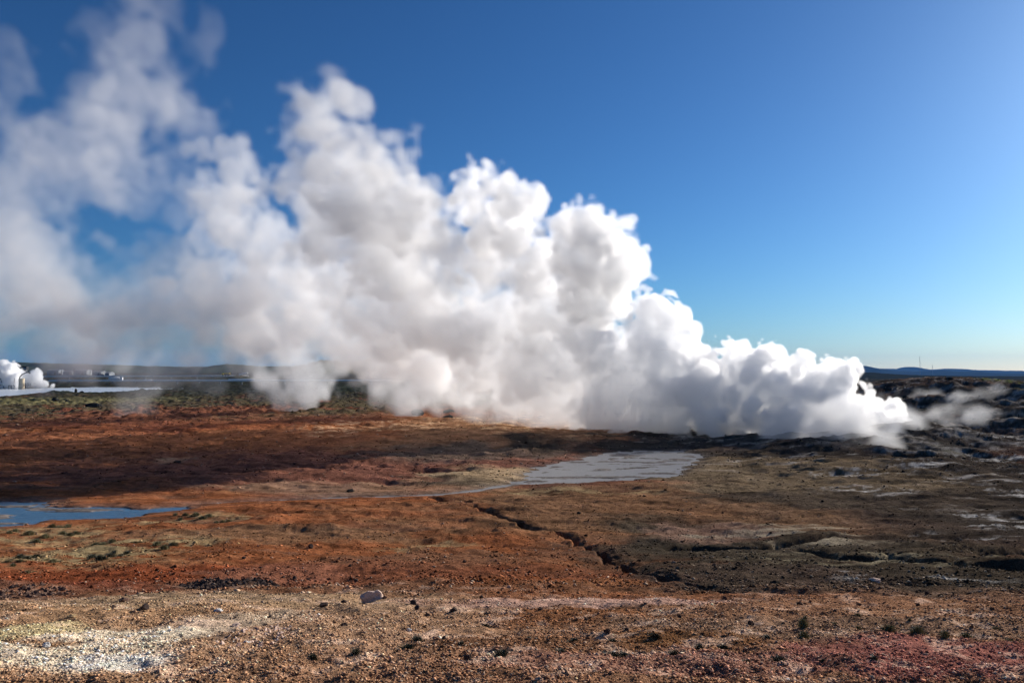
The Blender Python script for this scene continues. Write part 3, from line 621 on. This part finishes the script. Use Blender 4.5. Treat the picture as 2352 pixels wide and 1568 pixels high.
# knoll rig
b = on(519, 620); b[2] = at(519, 861.5, 620)[2]; t = empty('drilling_rig', b); tag(t, 'yellow drilling rig lying low on the dark knoll', 'rig')
m = MB(); m.box((0,0,1.55), (6.6,1.8,.7)); m.box((-2.8,0,.9), (1.2,1.8,.9)); m.build('boom', yellow, t); m = MB(); m.box((.3,0,.3), (6.5,1.9,.5)); m.build('chassis', dark, t)
for x in (-2.2,0,2.2): m = MB(); m.tube([(x,-1,-.1),(x,-.7,-.1)], .5, 12); m.build('wheel', dark, t)
b = on(547, 610); b[2] = at(547, 863, 610)[2]; t = empty('wellhead', b); tag(t, 'small dark wellhead standing on the knoll between the yellow rig and the slanting pipe', 'wellhead')
m = MB(); m.tube([(0,0,-1),(0,0,3.2)], .45, 12); m.tube([(-1.2,0,1.6),(1.2,0,1.6)], .25, 10); m.build('stem', dark, t, True); m = MB(); m.tube([(0,-.2,2.4),(0,.2,2.4)], .8, 14); m.build('valve_wheel', grey, t)
for px, top, lab in [(534,843,'taller thin mast behind the yellow rig'), (556,846,'shorter thin mast behind the slanting pipe')]:
    b = on(px, 700); z = at(px, top, 700)[2]; m = MB(); m.tube([b - np.array([0,0,1]), (b[0], b[1], z)], [.28,.16], 8); m.tube([(b[0]-1.1,b[1],z-1.2),(b[0]+1.1,b[1],z-1.2)], .12, 6)
    tag(m.build('power_mast', grey), lab, 'mast', 'masts behind the knoll')
def knoll(px, y, w, h, name='knoll'):
    c = at(px, 861, y); n = 60; X, Y = np.meshgrid(np.linspace(-1, 1, n), np.linspace(-1, 1, n)); r = np.hypot(X, Y)
    Zh = h * np.exp(-3 * r * r) * (1 + .2 * fbm(X.ravel() * w, Y.ravel() * w, w * .4, 4, 7).reshape(X.shape)) - h * .06 - 1.5 * sstep(.8, 1, r)
    z0 = H(c[0], y); me = grid_mesh(name, c[0] + X * w, y + Y * w, z0 + Zh); me.materials.append(simple('knoll', (.055, .06, .035), .95, 0, 0, .2, .4))
    o = bpy.data.objects.new(name, me); C.objects.link(o); o['kind'] = 'structure'
knoll(545, 610, 30, at(545, 863, 610)[2] - H(*at(545, 861, 610)[:2]) + .6)
# radio masts in front of the blue mountains
for px, top, y, r, lab in [(2113.6, 818, 7000, 1.7, 'tall thin radio mast rising above the blue mountains at right'), (2142, 838, 7400, 1.3, 'shorter thin radio mast right of the tall one')]:
    b = at(px, 863, y); z = at(px, top, y)[2]; m = MB(); q = empty('radio_mast', (b[0], y, -9)); tag(q, lab, 'mast')
    for k in range(3): a = k * 2.094; m.tube([(r*math.cos(a), r*math.sin(a), 0), (r*math.cos(a), r*math.sin(a), z + 9)], .5, 5)
    for k in range(14): zz = (z + 9) * k / 14; m.tube([(-r, 0, zz), (r, 0, zz + (z + 9) / 14)], .3, 4)
    m.build('lattice', grey, q)
    m = MB(); [m.tube([(0,0,(z+9)*.8), (80*math.cos(a), 80*math.sin(a), 0)], .08, 4) for a in (.3, 2.4, 4.5)]; m.build('guy_wires', dark, q)
# ------------------------------------------------------------------ steam
def steam_field(vox, puffs, scales, seed, erode=None, xmin=-999, bias=0.0):
    rng = np.random.default_rng(seed)
    cs = np.array([p[0] for p in puffs]); rs = np.array([p[1] * 1.25 + 1.5 for p in puffs])[:, None]
    lo = (cs - rs).min(0); hi = (cs + rs).max(0); lo[2] = max(lo[2], -9.6); lo[0] = max(lo[0], xmin)
    n = np.ceil((hi - lo) / vox).astype(int) + 1
    hi = lo + (n - 1) * vox
    ax = [(lo[i] + np.arange(n[i]) * vox).astype(np.float32) for i in range(3)]
    D = np.full(n, -9.0, np.float32); K = np.zeros(n, np.float32); Wd = np.zeros(n, np.float32); Q = np.full(n, 1e-6, np.float32)
    A = np.zeros(n, np.float32)
    for (c, r, k, w, amp) in puffs:
        R = r * 1.35 + 2.5
        sl = []
        for i in range(3):
            a = int(np.clip(np.floor((c[i] - R - lo[i]) / vox), 0, n[i])); b = int(np.clip(np.ceil((c[i] + R - lo[i]) / vox) + 1, 0, n[i]))
            sl.append(slice(a, b))
        if any(s.start >= s.stop for s in sl): continue
        sl = tuple(sl)
        d2 = (ax[0][sl[0], None, None] - c[0])**2 + (ax[1][None, sl[1], None] - c[1])**2 + (ax[2][None, None, sl[2]] - c[2])**2
        d = r - np.sqrt(d2)
        h = 0.22 * r + 0.3                            # soft maximum
        o = D[sl]; t = np.clip(0.5 + 0.5 * (d - o) / h, 0, 1)
        D[sl] = o * (1 - t) + d * t + h * t * (1 - t)
        g = np.exp(np.clip(4.0 * d / r, -8, 4)); Q[sl] += g; K[sl] += g * k; Wd[sl] += g * w; A[sl] += g * amp
    K /= Q; Wd = Wd / Q + 1e-3; A /= Q
    size = hi - lo
    disp = np.zeros(n, np.float32)
    for (cell, wgt, bil) in scales:
        nz = noise3(n, size / cell, rng)
        disp += wgt * ((np.abs(nz) * 1.6 - 1.1) if bil else nz)
    D += disp * A + bias
    dens = K * sstep(0, 1, D / Wd)
    if erode:
        e = sum(wgt * noise3(n, size / cell, rng) for cell, wgt in erode[0])
        m = np.clip(erode[1] + e, erode[2], 1.6)
        soft = sstep(1.0, 4.0, Wd)
        dens *= m * soft + (1 - soft)
    for i in range(3):                                # nothing may touch the box's faces
        f = np.minimum(np.arange(n[i]), np.arange(n[i])[::-1]); f = np.clip(f / 4.0, 0, 1).astype(np.float32)
        dens *= f.reshape([-1 if j == i else 1 for j in range(3)])
    dens[dens < 0.0008] = 0
    return lo, hi, n, dens

def steam_material(name, aniso):
    m = bpy.data.materials.new(name); m.use_nodes = True; t = m.node_tree; t.nodes.clear()
    o = t.nodes.new('ShaderNodeOutputMaterial'); v = t.nodes.new('ShaderNodeVolumePrincipled')
    v.inputs['Color'].default_value = (1, 1, 1, 1); v.inputs['Density'].default_value = 1.0
    v.inputs['Anisotropy'].default_value = aniso
    t.links.new(v.outputs[0], o.inputs['Volume'])
    return m

def volume_object(name, lo, hi, n, dens, mat, label, cat):
    me = bpy.data.meshes.new(name); N = int(np.prod(n)); me.vertices.add(N)
    at_ = me.attributes.new('thickness', 'FLOAT', 'POINT'); at_.data.foreach_set('value', np.ascontiguousarray(dens, dtype=np.float32).ravel())
    ob = bpy.data.objects.new(name, me); C.objects.link(ob); me.materials.append(mat)
    g = bpy.data.node_groups.new(name, 'GeometryNodeTree')
    g.interface.new_socket('Geometry', in_out='INPUT', socket_type='NodeSocketGeometry')
    g.interface.new_socket('Geometry', in_out='OUTPUT', socket_type='NodeSocketGeometry')
    N_ = g.nodes.new; L = g.links.new
    gi, go = N_('NodeGroupInput'), N_('NodeGroupOutput')
    pos = N_('GeometryNodeInputPosition')
    sub = N_('ShaderNodeVectorMath'); sub.operation = 'SUBTRACT'; L(pos.outputs[0], sub.inputs[0]); sub.inputs[1].default_value = [float(a) for a in lo]
    mul = N_('ShaderNodeVectorMath'); mul.operation = 'MULTIPLY'; L(sub.outputs[0], mul.inputs[0])
    mul.inputs[1].default_value = [float((n[i] - 1) / (hi[i] - lo[i])) for i in range(3)]
    sep = N_('ShaderNodeSeparateXYZ'); L(mul.outputs[0], sep.inputs[0])
    ints = []
    for i in range(3):
        f = N_('FunctionNodeFloatToInt'); f.rounding_mode = 'ROUND'; L(sep.outputs[i], f.inputs[0]); ints.append(f.outputs[0])
    def im(op, a, b):
        q = N_('FunctionNodeIntegerMath'); q.operation = op; L(a, q.inputs[0])
        if isinstance(b, int): q.inputs[1].default_value = b
        else: L(b, q.inputs[1])
        return q.outputs[0]
    idx = im('ADD', im('MULTIPLY', im('ADD', im('MULTIPLY', ints[0], int(n[1])), ints[1]), int(n[2])), ints[2])
    na = N_('GeometryNodeInputNamedAttribute'); na.data_type = 'FLOAT'; na.inputs['Name'].default_value = 'thickness'
    si = N_('GeometryNodeSampleIndex'); si.data_type = 'FLOAT'; si.domain = 'POINT'
    L(gi.outputs[0], si.inputs['Geometry']); L(na.outputs[0], si.inputs['Value']); L(idx, si.inputs['Index'])
    vc = N_('GeometryNodeVolumeCube'); L(si.outputs[0], vc.inputs['Density'])
    vc.inputs['Min'].default_value = [float(a) for a in lo]; vc.inputs['Max'].default_value = [float(a) for a in hi]
    for k, q in zip('XYZ', n): vc.inputs['Resolution ' + k].default_value = int(q)
    sm = N_('GeometryNodeSetMaterial'); sm.inputs['Material'].default_value = mat
    L(vc.outputs[0], sm.inputs[0]); L(sm.outputs[0], go.inputs[0])
    md = ob.modifiers.new('shape', 'NODES'); md.node_group = g
    ob['label'] = label; ob['category'] = cat; ob['kind'] = 'stuff'
    return ob

def P(rows, k, w, amp, shear=0):                        # shear: metres nearer per 100 px of height, the wind blows the top this way
    out = []
    for r in rows:
        px, py, rp, y = r[:4]; kk = r[4] if len(r) > 4 else 1.0
        y -= shear * max(0, 850 - py) / 100; g = float(np.clip((py - 800) / 130, 0, 1)) if shear else 0; c = at(px, py, y); out.append((c, rp / FOC * y, k * kk * (1 - .6 * g), w * (1 + 2.2 * g), amp))
    return out

# low dense billows at the main vent, px, py, radius in px, distance
RIGHT = [(2075,985,24,95,.5),(2040,972,34,96,.7),(2000,965,44,97),(1990,990,40,95),(1955,935,46,98),(1935,885,38,98),(1965,875,22,98),(1905,895,34,99),
 (1910,940,55,97),(1925,985,50,96),(1870,890,38,100),(1858,868,22,100),(1840,935,62,98),(1800,870,48,101),(1830,845,24,101),(1790,835,34,102),(1755,838,38,102),(1735,850,42,102),
 (1770,910,62,99),(1780,965,55,97),(1850,975,52,97),(1700,860,36,103),(1705,925,65,100),(1715,965,45,98),(1660,870,55,104),(1650,840,36,104),(1620,830,40,104),(1640,940,70,101),
 (1580,900,42,96),(1600,870,34,96),(1590,945,30,95),(1580,800,40,105),(1600,900,80,106),(1555,770,48,106),(1530,740,50,106),(1495,730,48,106),(1475,760,45,106),(1500,820,75,106),(1560,860,75,105),
 (1520,930,80,104),(1440,900,85,107),(1470,960,50,104),(1560,965,40,102),(1400,950,60,106),(1640,975,40,99),(1400,860,60,109)]
# the two towers in the middle
MID = [(1215,590,36,111,.8),(1240,650,50,111,.8),(1350,515,52,108),(1310,510,42,109),(1395,545,55,108),(1285,505,26,109),(1320,570,70,109),(1385,610,68,108),(1340,660,75,109),(1260,600,55,111,.8),(1300,720,70,110,.8),(1380,690,55,108),(1350,760,60,109,.8),
 (1235,700,70,112,.6),(1230,640,45,112,.6),(1430,610,26,108),(1415,570,34,108),
 (1120,430,36,112),(1090,460,48,112),(1155,470,48,112),(1200,475,38,112),(1238,468,20,111),(1130,520,62,112),(1075,500,42,113),(1180,530,48,112),(1120,590,60,113,.8),(1185,600,40,112,.6),
 (1120,660,50,114,.35),(1170,740,75,114,.6),(1090,760,70,115,.6),(1000,740,60,117,.6),(1100,840,80,113,.8),(1200,830,85,111),(1300,840,85,110),(1360,800,60,109),(1180,900,70,112,.8),(1280,920,60,109,.9),(1350,930,60,107),(1060,900,50,114,.6),(1000,830,70,118,.6),(1230,770,70,111,.8)]
# the big leaning plume and its neighbour further left
BIG = [(1030,560,50,108),(1040,640,55,108,.8),(1035,500,34,108),(1050,760,60,110,.7),(900,610,90,114),(960,720,90,115,.8),(600,560,70,121,.6),(590,650,75,121,.6),(700,700,90,121,.6),(800,790,80,120,.6),(560,700,60,124,.5),(990,520,50,112,.9),(1010,600,50,112,.5),(920,820,70,118,.6),(745,215,30,116,.5),(700,240,36,117,.5),(790,240,40,116,.6),(740,280,62,116,.7),(690,310,55,118,.6),(660,315,30,118,.6),(810,310,50,115,.8),(760,370,80,116,.9),(850,370,60,114),(700,400,55,118,.7),(900,420,65,113),(940,440,45,113),(975,470,40,112),(820,460,85,115),
 (930,500,75,113),(760,520,85,117,.8),(870,570,90,114),(970,560,60,113,.9),(720,620,80,119,.6),(820,660,95,117,.6),(940,650,80,114,.6),(640,560,60,121,.35),(640,680,75,122,.35),(900,740,75,117,.5),(750,740,70,122,.35),(600,760,70,126,.3),(660,800,60,130,.3),
 (495,370,42,122,.6),(480,350,26,122,.6),(530,400,45,122,.6),(560,440,35,122,.6),(510,460,65,122,.5),(470,420,40,123,.45),(550,540,70,122,.45),(480,560,60,124,.3),(560,640,75,123,.35),(470,650,60,125,.25),(860,820,60,120,.5),(1020,650,50,115,.3)]
# tall thin steam at far left, drifting out of frame
LEFT = [(340,0,95,120,.5),(300,60,75,121,.4),(380,70,80,120,.6),(440,110,48,119,.6),(465,130,38,119,.5),(350,150,85,121,.6),(410,180,50,120,.5),(270,190,70,122,.5),(330,240,90,122,.7),(390,260,50,120,.5),(230,260,90,123,.8),(250,330,85,123,.8),(330,320,60,122,.6),(150,270,75,124,.6),
 (170,370,100,124,.7),(30,150,60,126,.55),(60,200,60,126,.4),(0,230,70,126,.6),(70,320,100,125,.7),(-30,120,60,126,.5),(-80,250,100,126,.6),(60,430,110,125,.6),(-60,420,110,126,.6),(370,390,60,122,.35),(400,440,45,122,.4),(410,330,45,121,.35),(330,445,30,122,.3),
 (20,560,100,126,.4),(-90,580,110,126,.4),(60,680,90,127,.3),(150,740,80,128,.28),(250,760,80,129,.3),(340,750,80,129,.3),(430,760,80,128,.3),(510,700,80,127,.6),(560,760,70,127,.8),(300,750,90,128,.9),(200,740,80,128,.8),(400,720,80,127,.8),(80,620,90,127,.8),(20,720,70,127,.6),(130,700,80,127,.8),(440,830,40,130,.5),(200,810,50,131,.4),(180,640,50,128,.18),(120,610,50,127,.25),(420,620,60,126,.22),(300,690,60,128,.2),(520,800,45,129,.2),(330,800,60,131,.3),(230,800,50,131,.25),(420,805,45,131,.25),(120,790,40,131,.15)]
# separate columns rising from vents beyond the red ground
COLS = [(700,915,34,150),(650,900,34,151),(745,895,34,150),(690,870,50,150,.8),(620,860,40,150,.7),(740,845,50,150,.7),(660,810,60,150,.6),(600,800,50,150,.5),(700,770,70,149,.4),(760,790,40,148,.4),
 (925,940,26,132,.5),(920,910,34,132,.6),(905,880,38,133,.6),(880,850,44,133,.6),(940,860,44,132,.6),(900,810,55,134,.5),(960,890,36,130,.5),(1000,870,45,128,.6),
 (345,930,26,140,.15),(310,935,24,140,.15),(350,895,30,140,.15),(330,860,40,140,.15),(290,830,50,138,.14),(380,840,45,138,.14),(480,850,30,140,.08)]
VEIL = [(1480,975,50,103),(1400,965,60,106),(1320,955,60,110),(1240,945,60,113),(1160,935,55,116),(1080,925,50,119),(1010,915,45,122),(1250,985,25,102,.5),(1150,970,25,106,.4),(1560,985,40,98),(1640,985,40,97)]
WISP = [(1990,1010,60,80),(2050,995,45,82),(1930,1015,60,80),(2000,1035,40,77,.8),(1945,1055,24,75,.9),(2085,975,30,84),(1870,1005,50,82,.8),(1960,975,60,84),(2080,965,26,98,.6),(2060,950,26,100,.6),
 (1830,990,46,86,.6),(1780,1003,40,88,.4)]
for (xa, ya, xb, yb, r0, yy, kk) in [(2130,955,2230,935,9,106,.7),(2180,925,2280,905,9,118,.6),(2230,958,2330,942,8,102,.7),(2090,915,2160,900,8,122,.6),(2250,925,2300,912,7,112,.5),(2120,975,2190,962,8,98,.6),(2290,965,2345,955,6,98,.5),(2160,940,2200,925,10,110,.7)]:
    WISP += [(xa + (xb - xa) * i / 7, ya + (yb - ya) * i / 7, r0 * (.6 + .9 * i / 7), yy, kk * (1 - i / 9)) for i in range(8)]
PLANT = [(-20,865,30,440),(0,855,26,442),(15,862,22,440),(25,850,16,442),(32,872,18,438),(45,862,14,446),(60,868,15,446),(72,872,14,446),(85,872,13,446),(97,877,10,446),(108,881,7,446),(118,884,5,446),(10,880,16,438),(38,884,9,436),(-30,835,18,444),(2,838,10,446),(70,880,12,446),(90,882,9,446)]
m_dense = steam_material('thin_steam', 0.2); m_fwd = steam_material('dense_steam', 0.5)
LEFT = [(r[0], r[1], r[2] * 1.12, 101.0, 2.8 * (r[4] if len(r) > 4 else 1)) if r[1] >= 590 else r for r in LEFT]
RIGHT = [tuple(r[:4]) + ((r[4] if len(r) > 4 else 1) * (.55 if r[0] < 1620 else 1),) for r in RIGHT]
def make_steam():
    a = steam_field(0.18, P(RIGHT, 1.4, 0.4, .9), [(5, .4, 1), (2.6, .55, 1), (1.35, .5, 1), (.7, .36, 1)], 11)
    volume_object('steam_billows', *a, m_fwd, 'dense white steam billowing low over the main vent at right', 'steam')
    a = steam_field(0.25, P(MID, .85, .9, .8, 9), [(7, .4, 1), (3.5, .42, 1), (1.8, .42, 1), (.9, .42, 1), (.5, .3, 0)], 12, erode=([(3, .15), (1.5, .15), (.8, .15)], .95, .1), bias=.1)
    volume_object('steam_towers', *a, m_fwd, 'two rounded white towers of steam rising in the middle of the plume', 'steam')
    a = steam_field(0.33, P(BIG, .40, 1.7, .85, 9), [(9, .6, 1), (4.5, .6, 1), (2.2, .6, 1), (1.1, .6, 1), (.7, .45, 0)], 13, erode=([(9, .2), (4, .26), (2, .28), (1, .24)], .85, .03), bias=.1)
    volume_object('leaning_steam', *a, m_dense, 'tall leaning plume of steam with a frayed peak left of the towers', 'steam')
    a = steam_field(0.38, P(LEFT, .085, 2.6, 1.0, 6), [(14, .7, 0), (7, .8, 1), (3.5, .9, 1), (1.8, .8, 1), (.9, .6, 0)], 14, erode=([(12, .25), (6, .32), (3, .38), (1.5, .34), (.8, .2)], .8, .02), xmin=-92, bias=.2)
    volume_object('drifting_steam', *a, m_dense, 'thin grey steam drifting up out of the picture at far left', 'steam')
    a = steam_field(0.4, P(COLS, .25, 2.6, 1.0), [(8, .8, 0), (4, .7, 1), (2, .6, 1), (1, .3, 0)], 15, erode=([(7, .25), (3, .3), (1.6, .2)], .9, .08), bias=.8)
    volume_object('vent_steam', *a, m_dense, 'soft columns of steam standing on the red ground behind the shadow', 'steam')
    a = steam_field(0.22, P(WISP, .55, 1.8, .9), [(4, .5, 0), (2, .55, 0), (1, .45, 0)], 16, erode=([(4, .5), (2, .5), (1, .35)], .5, 0.0), bias=.5)
    volume_object('low_steam', *a, m_dense, 'thin low steam creeping over the grey mounds in front of the vent', 'steam')
    a = steam_field(0.35, P(VEIL, .16, 2.6, 1.0), [(6, .6, 0), (3, .6, 0), (1.5, .4, 0)], 18, erode=([(5, .35), (2.5, .3), (1.3, .2)], .8, 0.0))
    volume_object('ground_steam', *a, m_dense, 'thin veil of steam trailing along the ground under the towers', 'steam')
    a = steam_field(0.4, P(PLANT, 1.0, 1.0, .9), [(5, .6, 1), (2.5, .7, 1), (1.3, .5, 1)], 17)
    volume_object('plant_steam', *a, m_dense, 'white steam billowing round the silencer at far left', 'steam')
make_steam()

# ------------------------------------------------------------------ air
def haze():
    x0, x1, y0, y1, z0, z1 = -14000, 16000, -60, 16500, -14, 430
    v = [(x, y, z) for z in (z0, z1) for x, y in ((x0, y0), (x1, y0), (x1, y1), (x0, y1))]
    m = bpy.data.materials.new('haze'); m.use_nodes = True; t = m.node_tree; t.nodes.clear()
    o = t.nodes.new('ShaderNodeOutputMaterial'); p = t.nodes.new('ShaderNodeVolumePrincipled'); p.inputs['Density'].default_value = 3.0e-5
    p.inputs['Color'].default_value = (.16, .42, .95, 1); t.links.new(p.outputs[0], o.inputs['Volume'])
    ob = mesh_obj('haze', v, [(0,3,2,1),(4,5,6,7),(0,1,5,4),(1,2,6,5),(2,3,7,6),(3,0,4,7)], m); tag(ob, 'thin blue air between the viewer and the mountains', 'haze', kind='stuff')
haze()
